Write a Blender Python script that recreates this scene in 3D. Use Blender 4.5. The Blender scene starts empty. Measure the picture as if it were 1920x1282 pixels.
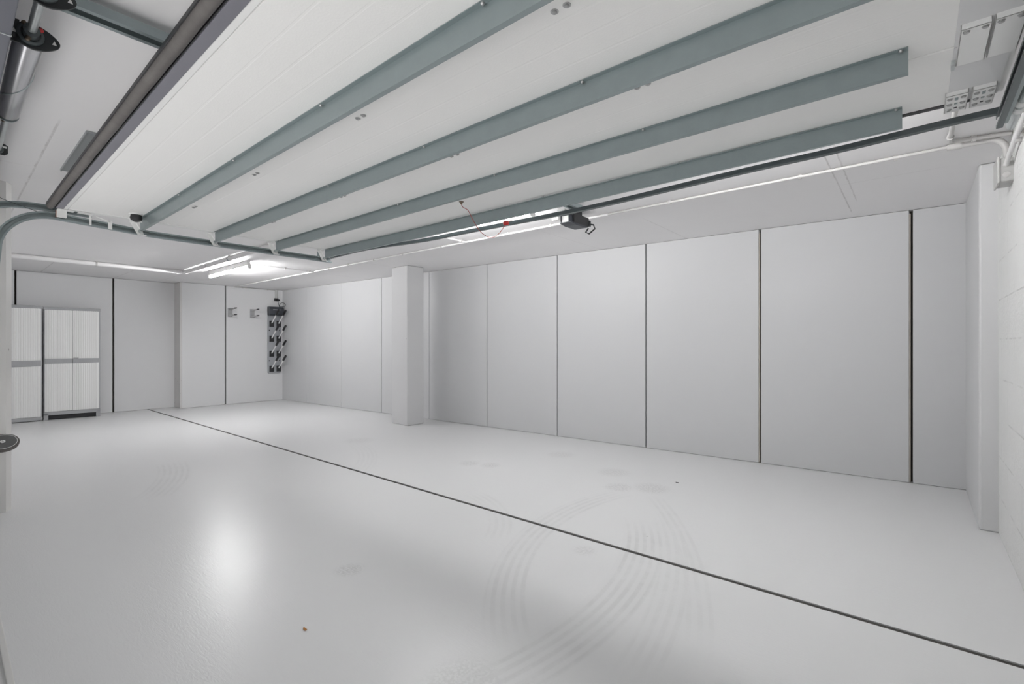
import bpy, bmesh, math, random
from mathutils import Vector, Matrix
random.seed(4)
SC = bpy.context.scene
COL = SC.collection
H = 2.40          # ceiling height
PI = math.pi

# ------------------------------------------------------------------ materials
def new_mat(name):
    m = bpy.data.materials.new(name); m.use_nodes = True
    nt = m.node_tree; b = nt.nodes['Principled BSDF']
    return m, nt, b

def mat(name, col, rough=0.5, metal=0.0, var=0.0, vscale=6.0, bump=0.0, bscale=60.0, spec=0.5, rvar=0.0):
    m, nt, b = new_mat(name)
    b.inputs['Base Color'].default_value = (*col, 1)
    b.inputs['Roughness'].default_value = rough
    b.inputs['Metallic'].default_value = metal
    b.inputs['Specular IOR Level'].default_value = spec
    tc = nt.nodes.new('ShaderNodeTexCoord')
    if var or rvar:
        n = nt.nodes.new('ShaderNodeTexNoise'); n.inputs['Scale'].default_value = vscale
        n.inputs['Detail'].default_value = 6; n.inputs['Roughness'].default_value = 0.6
        nt.links.new(tc.outputs['Object'], n.inputs['Vector'])
    if var:
        r = nt.nodes.new('ShaderNodeMix'); r.data_type = 'RGBA'
        r.inputs[6].default_value = (*[c * (1 - var) for c in col], 1)
        r.inputs[7].default_value = (*[min(1, c * (1 + var)) for c in col], 1)
        nt.links.new(n.outputs['Fac'], r.inputs[0]); nt.links.new(r.outputs[2], b.inputs['Base Color'])
    if rvar:
        mr = nt.nodes.new('ShaderNodeMapRange')
        mr.inputs[1].default_value = 0.3; mr.inputs[2].default_value = 0.7
        mr.inputs[3].default_value = rough - rvar; mr.inputs[4].default_value = rough + rvar
        nt.links.new(n.outputs['Fac'], mr.inputs[0]); nt.links.new(mr.outputs[0], b.inputs['Roughness'])
    if bump:
        n2 = nt.nodes.new('ShaderNodeTexNoise'); n2.inputs['Scale'].default_value = bscale
        n2.inputs['Detail'].default_value = 4
        nt.links.new(tc.outputs['Object'], n2.inputs['Vector'])
        bp = nt.nodes.new('ShaderNodeBump'); bp.inputs['Strength'].default_value = bump; bp.inputs['Distance'].default_value = 0.01
        nt.links.new(n2.outputs['Fac'], bp.inputs['Height']); nt.links.new(bp.outputs['Normal'], b.inputs['Normal'])
    return m

class NB:
    """small node helper: every op returns an output socket"""
    def __init__(s, nt): s.nt = nt
    def m(s, op, a, b=None, c=None, clamp=False):
        n = s.nt.nodes.new('ShaderNodeMath'); n.operation = op; n.use_clamp = clamp
        for i, v in enumerate((a, b, c)):
            if v is None: continue
            if isinstance(v, (int, float)): n.inputs[i].default_value = v
            else: s.nt.links.new(v, n.inputs[i])
        return n.outputs[0]
    def noise(s, vec, scale, detail=4, rough=0.55, dist=0.0):
        n = s.nt.nodes.new('ShaderNodeTexNoise')
        n.inputs['Scale'].default_value = scale; n.inputs['Detail'].default_value = detail
        n.inputs['Roughness'].default_value = rough; n.inputs['Distortion'].default_value = dist
        s.nt.links.new(vec, n.inputs['Vector']); return n.outputs['Fac']
    def rng(s, v, a, b, c=0.0, d=1.0, smooth=True):
        n = s.nt.nodes.new('ShaderNodeMapRange')
        if smooth: n.interpolation_type = 'SMOOTHSTEP'
        s.nt.links.new(v, n.inputs[0])
        for i, x in zip((1, 2, 3, 4), (a, b, c, d)): n.inputs[i].default_value = x
        return n.outputs[0]
    def mixc(s, f, c1, c2):
        n = s.nt.nodes.new('ShaderNodeMix'); n.data_type = 'RGBA'
        if isinstance(f, (int, float)): n.inputs[0].default_value = f
        else: s.nt.links.new(f, n.inputs[0])
        for i, c in ((6, c1), (7, c2)):
            if isinstance(c, tuple): n.inputs[i].default_value = (*c, 1)
            else: s.nt.links.new(c, n.inputs[i])
        return n.outputs[2]

def circle3(p, q, r):
    ax, ay = p; bx, by = q; cx, cy = r
    d = 2 * (ax * (by - cy) + bx * (cy - ay) + cx * (ay - by))
    ux = ((ax*ax+ay*ay)*(by-cy) + (bx*bx+by*by)*(cy-ay) + (cx*cx+cy*cy)*(ay-by)) / d
    uy = ((ax*ax+ay*ay)*(cx-bx) + (bx*bx+by*by)*(ax-cx) + (cx*cx+cy*cy)*(bx-ax)) / d
    return ux, uy, math.hypot(ax-ux, ay-uy)

def floor_material():
    m, nt, b = new_mat('painted floor'); k = NB(nt)
    geo = nt.nodes.new('ShaderNodeNewGeometry'); pos = geo.outputs['Position']
    sx = nt.nodes.new('ShaderNodeSeparateXYZ'); nt.links.new(pos, sx.inputs[0])
    X, Y = sx.outputs[0], sx.outputs[1]
    n1 = k.noise(pos, 0.9, 6, 0.6); n2 = k.noise(pos, 9.0, 5, 0.65); n3 = k.noise(pos, 70.0, 3, 0.6)
    # tyre marks: rubber arcs on the paint (three points each)
    arcs = [((-1.40, 1.62), (-1.873, 2.45), (-1.86, 3.55), 0.115, 1.25, .75),
            ((-1.125, 1.45), (-1.10, 2.10), (-1.50, 3.15), 0.13, 1.15, .9),
            ((-.80, 1.75), (-.96, 2.45), (-1.50, 3.50), 0.10, 0.95, .5),
            ((-.62, 1.75), (-1.05, 2.85), (-1.66, 3.72), 0.08, 1.1, .45),
            ((-1.95, 2.10), (-2.319, 2.604), (-2.75, 2.80), 0.10, 0.55, .4),
            ((-4.60, 1.05), (-5.199, 1.364), (-5.95, 1.53), 0.15, 0.75, .5),
            ((-3.9, 2.3), (-4.6, 3.0), (-5.6, 3.3), 0.12, 0.9, .25)]
    total = None
    for p, q, r, hw, L, amp in arcs:
        cx, cy, R = circle3(p, q, r)
        dx = k.m('SUBTRACT', X, cx); dy = k.m('SUBTRACT', Y, cy)
        d = k.m('SQRT', k.m('ADD', k.m('MULTIPLY', dx, dx), k.m('MULTIPLY', dy, dy)))
        off = k.m('SUBTRACT', d, R)
        band = k.rng(k.m('ABSOLUTE', off), hw * .75, hw, 1, 0)
        stripe = k.rng(k.m('SINE', k.m('MULTIPLY', off, 2 * PI / 0.047)), -0.6, 0.7, 0.25, 1)
        ex = k.m('SUBTRACT', X, q[0]); ey = k.m('SUBTRACT', Y, q[1])
        e = k.m('SQRT', k.m('ADD', k.m('MULTIPLY', ex, ex), k.m('MULTIPLY', ey, ey)))
        cap = k.rng(e, L * .6, L, 1, 0)
        v = k.m('MULTIPLY', k.m('MULTIPLY', band, stripe), k.m('MULTIPLY', cap, amp))
        total = v if total is None else k.m('MAXIMUM', total, v)
    total = k.m('MULTIPLY', total, k.rng(k.noise(pos, 4.0, 8, 0.75), 0.35, 0.62, 0.25, 1.0))
    # scuffs of shoes and grime
    for (bx, by, rad, a) in [(-3.5, 3.48, .14, .7), (-3.28, 3.56, .13, .7), (-1.94, 3.72, .16, .8), (-1.72, 3.87, .2, .8), (-2.2, 4.12, .2, .6),
                             (-2.345, 1.42, .1, .8), (-1.22, 1.2, .22, .6), (-1.0, 1.3, .15, .6), (-3.0, 4.4, .2, .5), (-1.5, 2.45, .09, .6), (-5.4, 3.4, .25, .4)]:
        ex = k.m('SUBTRACT', X, bx); ey = k.m('SUBTRACT', Y, by)
        e = k.m('SQRT', k.m('ADD', k.m('MULTIPLY', ex, ex), k.m('MULTIPLY', ey, ey)))
        v = k.m('MULTIPLY', k.rng(e, rad * .3, rad, a, 0), k.rng(n3, 0.38, 0.60, 0, 1.5))
        total = k.m('MAXIMUM', total, v)
    # pits and specks
    vor = nt.nodes.new('ShaderNodeTexVoronoi'); vor.inputs['Scale'].default_value = 2.6
    nt.links.new(pos, vor.inputs['Vector'])
    speck = k.m('MULTIPLY', k.rng(vor.outputs['Distance'], 0.010, 0.018, 1, 0), k.rng(n1, .48, .52, 0, 1))
    nlow = k.noise(pos, 0.7, 1, 0.4)
    base = k.mixc(nlow, (.700, .700, .703), (.730, .730, .731))
    base = k.mixc(k.m('MULTIPLY', total, 0.30, clamp=True), base, (.42, .42, .415))
    base = k.mixc(k.m('MULTIPLY', speck, .8), base, (.12, .11, .10))
    nt.links.new(base, b.inputs['Base Color'])
    rough = k.m('ADD', k.rng(nlow, .3, .7, .280, .300), k.m('MULTIPLY', total, .2))
    nt.links.new(rough, b.inputs['Roughness'])
    b.inputs['Specular IOR Level'].default_value = 0.36
    mp = nt.nodes.new('ShaderNodeMapping'); mp.inputs['Scale'].default_value = (.5, 2.0, 1); mp.inputs['Rotation'].default_value = (0, 0, -.70)
    nt.links.new(pos, mp.inputs['Vector'])
    w = k.noise(mp.outputs[0], 34, 3, .55, 1.5)
    hgt = k.m('ADD', w, k.m('MULTIPLY', k.noise(pos, 3.0, 1), 1.0))
    bp = nt.nodes.new('ShaderNodeBump'); bp.inputs['Strength'].default_value = .11; bp.inputs['Distance'].default_value = .006
    nt.links.new(hgt, bp.inputs['Height']); nt.links.new(bp.outputs['Normal'], b.inputs['Normal'])
    return m

def ceiling_material():
    m, nt, b = new_mat('painted ceiling'); k = NB(nt)
    geo = nt.nodes.new('ShaderNodeNewGeometry'); pos = geo.outputs['Position']
    sx = nt.nodes.new('ShaderNodeSeparateXYZ'); nt.links.new(pos, sx.inputs[0])
    X, Y = sx.outputs[0], sx.outputs[1]
    n1 = k.noise(pos, 1.4, 6, .6); n2 = k.noise(pos, 14, 4, .6)
    tot = None
    wob = k.m('MULTIPLY', k.m('SUBTRACT', n2, .5), .012)
    for ax, c, lo, hi, w, a in [(X, -.44, 3.1, 5.3, .006, .55), (X, -.375, 3.1, 4.9, .006, .5), (X, -1.96, 4.2, 5.6, .005, .4), (X, -6.13, 3.3, 4.6, .007, .6),
                                (X, -3.0, 3.9, 5.5, .004, .3), (X, -7.6, 4.0, 5.2, .005, .4), (Y, 1.04, -11, -9.3, .007, .55), (Y, 1.98, -11, -9.3, .007, .5),
                                (Y, 2.62, -11, -8.9, .006, .4), (Y, .40, -8.0, -3.4, .007, .55), (X, -4.5, -.2, .42, .006, .28), (Y, 4.3, -.5, 0.2, .004, .35)]:
        other = Y if ax is X else X
        d = k.m('ABSOLUTE', k.m('ADD', k.m('SUBTRACT', ax, c), wob))
        v = k.m('MULTIPLY', k.rng(d, w * .5, w, a, 0), k.m('MULTIPLY', k.rng(other, lo, lo + .15), k.rng(other, hi - .15, hi, 1, 0)))
        tot = v if tot is None else k.m('MAXIMUM', tot, v)
    tot = k.m('MULTIPLY', tot, k.rng(n2, .3, .6, .4, 1))
    base = k.mixc(n1, (.84, .83, .833), (.88, .87, .872))
    base = k.mixc(k.m('MULTIPLY', tot, .7), base, (.30, .28, .27))
    nt.links.new(base, b.inputs['Base Color']); b.inputs['Roughness'].default_value = .62
    b.inputs['Specular IOR Level'].default_value = .3
    bp = nt.nodes.new('ShaderNodeBump'); bp.inputs['Strength'].default_value = .18; bp.inputs['Distance'].default_value = .004
    nt.links.new(k.m('SUBTRACT', n2, k.m('MULTIPLY', tot, 2.0)), bp.inputs['Height']); nt.links.new(bp.outputs['Normal'], b.inputs['Normal'])
    return m

def block_material():
    m, nt, b = new_mat('painted block wall'); k = NB(nt)
    geo = nt.nodes.new('ShaderNodeNewGeometry'); pos = geo.outputs['Position']
    sx = nt.nodes.new('ShaderNodeSeparateXYZ'); nt.links.new(pos, sx.inputs[0])
    cb = nt.nodes.new('ShaderNodeCombineXYZ'); nt.links.new(sx.outputs[1], cb.inputs[0]); nt.links.new(sx.outputs[2], cb.inputs[1])
    br = nt.nodes.new('ShaderNodeTexBrick'); nt.links.new(cb.outputs[0], br.inputs['Vector'])
    br.inputs['Scale'].default_value = 1; br.inputs['Brick Width'].default_value = .50; br.inputs['Row Height'].default_value = .25
    br.inputs['Mortar Size'].default_value = .006; br.inputs['Mortar Smooth'].default_value = .5
    n1 = k.noise(pos, 5, 6, .65); n2 = k.noise(pos, 45, 5, .7)
    crack = k.m('MULTIPLY', br.outputs['Fac'], k.rng(n1, .44, .62))
    base = k.mixc(n1, (.74, .74, .73), (.80, .80, .79))
    base = k.mixc(k.m('MULTIPLY', crack, .35), base, (.42, .41, .40))
    nt.links.new(base, b.inputs['Base Color']); b.inputs['Roughness'].default_value = .7
    b.inputs['Specular IOR Level'].default_value = .3
    h = k.m('SUBTRACT', k.m('ADD', n2, n1), k.m('MULTIPLY', crack, .7))
    bp = nt.nodes.new('ShaderNodeBump'); bp.inputs['Strength'].default_value = .45; bp.inputs['Distance'].default_value = .012
    nt.links.new(h, bp.inputs['Height']); nt.links.new(bp.outputs['Normal'], b.inputs['Normal'])
    return m

def pitted(name, col, dark, rough=.6, scale=3.0, size=.035):
    """paint with small chipped pits"""
    m, nt, b = new_mat(name); k = NB(nt)
    geo = nt.nodes.new('ShaderNodeNewGeometry'); pos = geo.outputs['Position']
    vor = nt.nodes.new('ShaderNodeTexVoronoi'); vor.inputs['Scale'].default_value = scale; nt.links.new(pos, vor.inputs['Vector'])
    n1 = k.noise(pos, 2, 5); n2 = k.noise(pos, 30, 4)
    pit = k.m('MULTIPLY', k.rng(k.m('ADD', vor.outputs['Distance'], k.m('MULTIPLY', n2, .02)), size * .6, size, 1, 0), k.rng(n1, .43, .50))
    base = k.mixc(n1, tuple(c * .96 for c in col), tuple(min(1, c * 1.04) for c in col))
    base = k.mixc(k.m('MULTIPLY', pit, .8), base, dark)
    nt.links.new(base, b.inputs['Base Color']); b.inputs['Roughness'].default_value = rough; b.inputs['Specular IOR Level'].default_value = .35
    bp = nt.nodes.new('ShaderNodeBump'); bp.inputs['Strength'].default_value = .2; bp.inputs['Distance'].default_value = .004
    nt.links.new(k.m('SUBTRACT', n2, pit), bp.inputs['Height']); nt.links.new(bp.outputs['Normal'], b.inputs['Normal'])
    return m

def emit(name, col, s):
    m, nt, b = new_mat(name)
    b.inputs['Base Color'].default_value = (.9, .9, .9, 1)
    b.inputs['Emission Color'].default_value = (*col, 1); b.inputs['Emission Strength'].default_value = s
    return m

M = dict(
    floor=floor_material(), ceiling=ceiling_material(), block=block_material(),
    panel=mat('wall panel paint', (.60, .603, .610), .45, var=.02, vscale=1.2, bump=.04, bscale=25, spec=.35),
    panel_brightened=mat('brightened wall panel paint', (.74, .742, .746), .45, var=.02, vscale=1.2, bump=.04, bscale=25, spec=.35),  # same panel paint, lightened in colour to lift the dim left bay
    backing=mat('dark gap', (.06, .052, .045), .9),
    pillar=pitted('pillar paint', (.63, .63, .635), (.10, .09, .08)),
    jamb=pitted('jamb paint', (.66, .65, .635), (.16, .14, .13), scale=9, size=.10),
    outside=mat('driveway concrete', (.60, .597, .597), .8, var=.08, vscale=3, bump=.3, bscale=80),
    lintel=mat('dark blue-grey lintel', (.085, .088, .105), .5, var=.08, vscale=5),
    drain=mat('drain slot', (.045, .042, .037), .8, var=.35, vscale=18),
    doorskin=mat('door inner skin', (.835, .83, .815), .38, var=.012, vscale=3, bump=.06, bscale=140, spec=.4),
    white=mat('white coated steel', (.80, .80, .79), .4, var=.02, vscale=9),
    grey_sheet=mat('pale grey end sheet', (.66, .66, .665), .42, var=.02, vscale=4),
    galv=mat('galvanised steel', (.285, .33, .335), .42, .55, var=.14, vscale=14, bump=.05, bscale=90, rvar=.08),
    galv_dark=mat('dark galvanised steel', (.10, .115, .12), .42, .6, var=.2, vscale=9),
    galv_light=mat('bright galvanised steel', (.55, .58, .58), .32, .8, var=.12, vscale=12),
    zinc=mat('zinc bolt', (.46, .46, .46), .34, .85, var=.1, vscale=30),
    alu=mat('spring aluminium', (.62, .62, .64), .26, .9, var=.15, vscale=4),
    alu_profile=mat('purple-grey bottom profile', (.20, .197, .225), .42, .3, var=.06, vscale=10),
    rubber_seal=mat('worn rubber seal', (.115, .106, .10), .7, var=.4, vscale=7, bump=.3, bscale=30),
    black=mat('black plastic', (.018, .018, .02), .42, var=.2, vscale=8),
    black_steel=mat('black steel', (.03, .033, .035), .4, .3, var=.25, vscale=14),
    charcoal=mat('charcoal plastic', (.045, .05, .06), .45, var=.1, vscale=7),
    grey=mat('mid grey plastic', (.40, .40, .405), .45, var=.03, vscale=8),
    dryer=mat('grey dryer panel', (.36, .37, .39), .45, var=.04, vscale=5),
    cab_white=mat('white cabinet plastic', (.90, .90, .89), .42, var=.012, vscale=6),
    cab_grey=mat('grey cabinet plastic', (.40, .405, .415), .5, var=.03, vscale=6),
    pvc=mat('painted pvc pipe', (.76, .75, .75), .4, var=.03, vscale=9),
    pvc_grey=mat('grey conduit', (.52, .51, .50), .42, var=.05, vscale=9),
    boxgrey=mat('grey junction box', (.47, .47, .46), .5, var=.05, vscale=14),
    lens=mat('opener lamp lens', (.85, .85, .84), .3),
    red=mat('red plastic', (.42, .015, .015), .35, var=.1, vscale=30),
    cord_red=mat('red cord', (.34, .075, .06), .6, var=.2, vscale=60),
    bronze=mat('bronze ferrule', (.20, .16, .12), .4, .7, var=.2, vscale=30),
    slate=mat('grey disc face', (.12, .12, .12), .55, var=.25, vscale=40, bump=.2, bscale=200),
    leaf=mat('orange leaf', (.45, .20, .05), .7, var=.2, vscale=80),
    plate=mat('blue-grey plate', (.36, .38, .385), .45, .3, var=.08, vscale=9),
)

# ------------------------------------------------------------------ mesh builder
class MB:
    def __init__(s): s.bm = bmesh.new()
    def quad(s, pts):
        vs = [s.bm.verts.new(p) for p in pts]; s.bm.faces.new(vs)
    def box(s, x0, x1, y0, y1, z0, z1, rot=None):
        pts = [(x0, y0, z0), (x1, y0, z0), (x1, y1, z0), (x0, y1, z0), (x0, y0, z1), (x1, y0, z1), (x1, y1, z1), (x0, y1, z1)]
        return s.hexa(pts)
    def hexa(s, pts):
        v = [s.bm.verts.new(p) for p in pts]
        for f in ((3, 2, 1, 0), (4, 5, 6, 7), (0, 1, 5, 4), (1, 2, 6, 5), (2, 3, 7, 6), (3, 0, 4, 7)):
            s.bm.faces.new([v[i] for i in f])
        return s
    def prism(s, poly, a, b):
        """poly = list of 3D points (planar), a/b = offset vectors of both ends"""
        a = Vector(a); b = Vector(b)
        va = [s.bm.verts.new(Vector(p) + a) for p in poly]; vb = [s.bm.verts.new(Vector(p) + b) for p in poly]
        n = len(poly)
        s.bm.faces.new(va[::-1]); s.bm.faces.new(vb)
        for i in range(n): s.bm.faces.new((va[i], va[(i+1) % n], vb[(i+1) % n], vb[i]))
        return s
    def tube(s, path, r, seg=12, caps=True):
        path = [Vector(p) for p in path]; rings = []
        up = None
        for i, p in enumerate(path):
            t = (path[min(i+1, len(path)-1)] - path[max(i-1, 0)]).normalized()
            if up is None:
                up = Vector((0, 0, 1)) if abs(t.z) < .9 else Vector((1, 0, 0))
            u = (up - t * up.dot(t)).normalized(); w = t.cross(u); up = u
            rr = r[i] if isinstance(r, (list, tuple)) else r
            rings.append([s.bm.verts.new(p + rr * (math.cos(2*PI*k/seg) * u + math.sin(2*PI*k/seg) * w)) for k in range(seg)])
        for a, b in zip(rings, rings[1:]):
            for k in range(seg): s.bm.faces.new((a[k], a[(k+1) % seg], b[(k+1) % seg], b[k]))
        if caps:
            s.bm.faces.new(rings[0][::-1]); s.bm.faces.new(rings[-1])
        return s
    def sweep(s, path, prof, closed=True):
        """path: list of (origin, u, v) frames; prof: 2D points"""
        rings = [[s.bm.verts.new(Vector(o) + Vector(u) * a + Vector(v) * b) for a, b in prof] for o, u, v in path]
        n = len(prof)
        for A, B in zip(rings, rings[1:]):
            for k in range(n): s.bm.faces.new((A[k], A[(k+1) % n], B[(k+1) % n], B[k]))
        s.bm.faces.new(rings[0][::-1]); s.bm.faces.new(rings[-1])
        return s
    def lathe(s, prof, origin, axis, seg=24):
        """prof: (r, h) pairs along axis"""
        ax = Vector(axis).normalized(); u = ax.orthogonal().normalized(); w = ax.cross(u); o = Vector(origin)
        rings = []
        for r, h in prof:
            if r < 1e-6: rings.append([s.bm.verts.new(o + ax * h)])
            else: rings.append([s.bm.verts.new(o + ax * h + r * (math.cos(2*PI*k/seg) * u + math.sin(2*PI*k/seg) * w)) for k in range(seg)])
        for a, b in zip(rings, rings[1:]):
            for k in range(seg):
                f = [a[k % len(a)], a[(k+1) % len(a)], b[(k+1) % len(b)], b[k % len(b)]]
                f = list(dict.fromkeys(f))
                if len(f) > 2: s.bm.faces.new(f)
        if len(rings[0]) > 1: s.bm.faces.new(rings[0][::-1])
        if len(rings[-1]) > 1: s.bm.faces.new(rings[-1])
        return s
    def build(s, name, material, parent=None, smooth=False, bevel=0.0, loc=None, seg=2):
        bmesh.ops.recalc_face_normals(s.bm, faces=s.bm.faces[:])
        me = bpy.data.meshes.new(name); s.bm.to_mesh(me); s.bm.free()
        if smooth:
            for p in me.polygons: p.use_smooth = True
            me.set_sharp_from_angle(angle=math.radians(40))
        o = bpy.data.objects.new(name, me); COL.objects.link(o)
        me.materials.append(material)
        if bevel:
            b = o.modifiers.new('bevel', 'BEVEL'); b.width = bevel; b.segments = seg; b.limit_method = 'ANGLE'; b.angle_limit = math.radians(40)
        if parent is not None: o.parent = parent
        if loc is not None: o.location = loc
        return o

def cprofile(w, d, t, lip):
    """C section: web at a=0, flanges towards +a, height w along b; lips turned in"""
    h = w / 2
    return [(0, -h), (d, -h), (d, -h+lip), (d-t, -h+lip), (d-t, -h+t), (t, -h+t), (t, h-t), (d-t, h-t), (d-t, h-lip), (d, h-lip), (d, h), (0, h)]

def tag(o, label, cat, group=None):
    o['label'] = label; o['category'] = cat
    if group: o['group'] = group
    return o
def thing(name, label, cat, loc=(0, 0, 0), rotz=0, group=None):
    o = bpy.data.objects.new(name, None); COL.objects.link(o); o.empty_display_size = .1
    o.location = loc; o.rotation_euler = (0, 0, rotz)
    return tag(o, label, cat, group)
def struct(o, label=None, cat=None):
    o['kind'] = 'structure'
    if label: o['label'] = label
    if cat: o['category'] = cat
    return o
def dup(root, loc, rotz=None, label=None):
    r = root.copy(); COL.objects.link(r); r.location = loc
    if rotz is not None: r.rotation_euler = (0, 0, rotz)
    if label: r['label'] = label
    for ch in list(root.children):
        c = ch.copy(); COL.objects.link(c); c.parent = r
        for g in ch.children:
            d = g.copy(); COL.objects.link(d); d.parent = c
    return r

# ------------------------------------------------------------------ room shell
LX, LX2, LY2 = -10.98, -10.65, 2.90        # left wall: deep bay and the part that steps forward
RX = .408                                   # right block wall
def back_y(x): return 4.82 + (x - LX2) * (.69 / (RX - LX2))

DRY0, DRY1 = 2.485, 2.635                   # drain line at left and right wall (Y)
DW = .0165
def dry(x): return DRY0 + (x - LX) * (DRY1 - DRY0) / (RX - LX)
b = MB()
xs = [-11.5, LX, RX, 1.0]
# floor in two slabs with the slot between them
b.hexa([(-11.5, .165, -.2), (.7, .165, -.2), (.7, dry(.7) - DW, -.2), (-11.5, dry(-11.5) - DW, -.2),
        (-11.5, .165, 0), (.7, .165, 0), (.7, dry(.7) - DW, 0), (-11.5, dry(-11.5) - DW, 0)])
b.hexa([(-11.5, dry(-11.5) + DW, -.2), (.7, dry(.7) + DW, -.2), (.7, 6.0, -.2), (-11.5, 6.0, -.2),
        (-11.5, dry(-11.5) + DW, 0), (.7, dry(.7) + DW, 0), (.7, 6.0, 0), (-11.5, 6.0, 0)])
struct(b.build('floor', M['floor']))
# drain channel seen in the slot
b = MB()
b.hexa([(LX + .01, dry(LX) - DW, -.06), (RX - .002, dry(RX) - DW, -.06), (RX - .002, dry(RX) + DW, -.06), (LX + .01, dry(LX) + DW, -.06),
        (LX + .01, dry(LX) - DW, -.006), (RX - .002, dry(RX) - DW, -.006), (RX - .002, dry(RX) + DW, -.006), (LX + .01, dry(LX) + DW, -.006)])
tag(b.build('floor_drain', M['drain']), 'long narrow dark drain slot crossing the glossy white garage floor', 'drain')
# apron outside the door line
b = MB(); b.box(-16, 9, -14, .155, -.2, -.004)
struct(b.build('ground', M['outside']))
b = MB(); b.box(-5.05, RX, .150, .170, -.05, .004)
struct(b.build('trim_1', M['jamb'], bevel=.003))

b = MB(); b.box(-11.6, 1.1, -.3, 6.1, H, H + .09)
struct(b.build('ceiling', M['ceiling']))

# back wall: tall panels with open dark joints
Lw = math.hypot(RX - LX2, .69); ux, uy = (RX - LX2) / Lw, .69 / Lw
def WB(t, n, z): return (LX2 + ux * t - uy * n * -1, 4.82 + uy * t + ux * n, z)   # t along wall, n outwards
b = MB()
pts = [WB(-.6, .07, 0), WB(Lw + .6, .07, 0), WB(Lw + .6, .3, 0), WB(-.6, .3, 0)]
b.hexa([(p[0], p[1], -.1) for p in pts] + [(p[0], p[1], H + .08) for p in pts])
wall_back = struct(b.build('wall_back', M['backing']))
def back_t(x): return (x - LX2) / ux
joints = [(-9.67, .002), (-8.47, .006), (-7.266, .010), (-6.06, .009), (-4.845, .011), (-3.643, .014), (-2.432, .018), (-1.228, .024), (-.035, .027)]
prev = 0.0
for x, g in joints + [(RX + .05, 0)]:
    t = back_t(x)
    b = MB(); a0, a1 = prev, t - g / 2
    pts = [WB(a0, 0, 0), WB(a1, 0, 0), WB(a1, .068, 0), WB(a0, .068, 0)]
    b.hexa([(p[0], p[1], .002) for p in pts] + [(p[0], p[1], H - .003) for p in pts])
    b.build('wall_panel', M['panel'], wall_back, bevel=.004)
    prev = t + g / 2

for gx, gw in ((-.035, .011), (-1.228, .009)):
    t = back_t(gx); b = MB(); a0, a1 = t - .014, t - .014 + gw
    pts = [WB(a0, .010, 0), WB(a1, .014, 0), WB(a1, .05, 0), WB(a0, .05, 0)]
    b.hexa([(p[0], p[1], .004) for p in pts] + [(p[0], p[1], H - .03) for p in pts]); b.build('joint_filler', mat('joint foam', (.50, .46, .41), .9, var=.15, vscale=12), wall_back)
# left wall: bay behind the cabinets, then the step forward
b = MB(); b.box(LX - .4, LX - .07, -.3, 5.4, -.1, H + .08); b.box(LX - .3, LX2 - .07, LY2 + .02, 5.4, -.1, H + .08)
wall_left = struct(b.build('wall_left', M['backing']))
def lpanel(x, y0, y1, th=.068):
    bb = MB(); bb.box(x - th, x, y0, y1, .002, H - .004); bb.build('wall_panel', M['panel_brightened'], wall_left, bevel=.004)
lpanel(LX, .20, .744); lpanel(LX, .768, 1.963); lpanel(LX, 1.989, LY2 + .02)
bb = MB(); bb.box(LX - .05, LX2 - .06, LY2, LY2 + .03, .004, H - .004); bb.box(LX2 - .06, LX2, LY2, LY2 + .25, .004, H - .004)
bb.build('step_return', M['jamb'], wall_left, bevel=.004)
lpanel(LX2 + .003, LY2 + .03, 3.673); lpanel(LX2 + .003, 3.697, 4.842, .05)

# right wall of painted blocks
b = MB(); b.box(RX, RX + .3, -1.2, 5.9, -.1, H + .08)
struct(b.build('wall_right', M['block']))
# front wall: pier at the left of the opening, wall behind it, lintel over the opening
b = MB(); b.box(-11.4, -5.3, -.3, .20, -.1, H + .08)
struct(b.build('wall_front', M['panel']))
b = MB()
b.prism([(-5.45, -.3, 0), (-5.05, -.3, 0), (-5.05, .300, 0), (-5.12, .332, 0), (-5.45, .34, 0)], (0, 0, -.02), (0, 0, H))
struct(b.build('pillar', M['jamb']), 'scuffed off-white pier at the garage opening carrying the round lock', 'pillar')
b = MB(); b.box(-5.06, RX + .01, -.3, .128, 2.10, H + .05)
struct(b.build('lintel', M['lintel'], bevel=.003))
b = MB(); b.prism([(-1.98, .129, 2.098), (-1.98, -.3, 2.098), (-1.974, -.3, 2.098), (-1.974, .129, 2.098)], (0, 0, 0), (0, 0, .004))
struct(b.build('trim_2', M['galv_light']))
# free-standing pillar at the back wall, and the pilaster by the block wall
b = MB()
b.prism([(-5.80, 4.465, 0), (-6.215, 4.49, 0), (-6.20, 4.80, 0), (-5.795, 4.775, 0)], (0, 0, 0), (0, 0, H - .002))
struct(b.build('pillar', M['pillar'], bevel=.012), 'white pillar standing just in front of the back wall', 'pillar')
b = MB()
b.prism([(.317, 4.39, 0), (RX + .05, 4.39, 0), (RX + .05, 5.55, 0), (.317, 5.55, 0)], (0, 0, 0), (0, 0, H - .002))
struct(b.build('pillar', M['pillar'], bevel=.01), 'shallow white pilaster beside the painted block wall', 'pillar')

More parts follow.
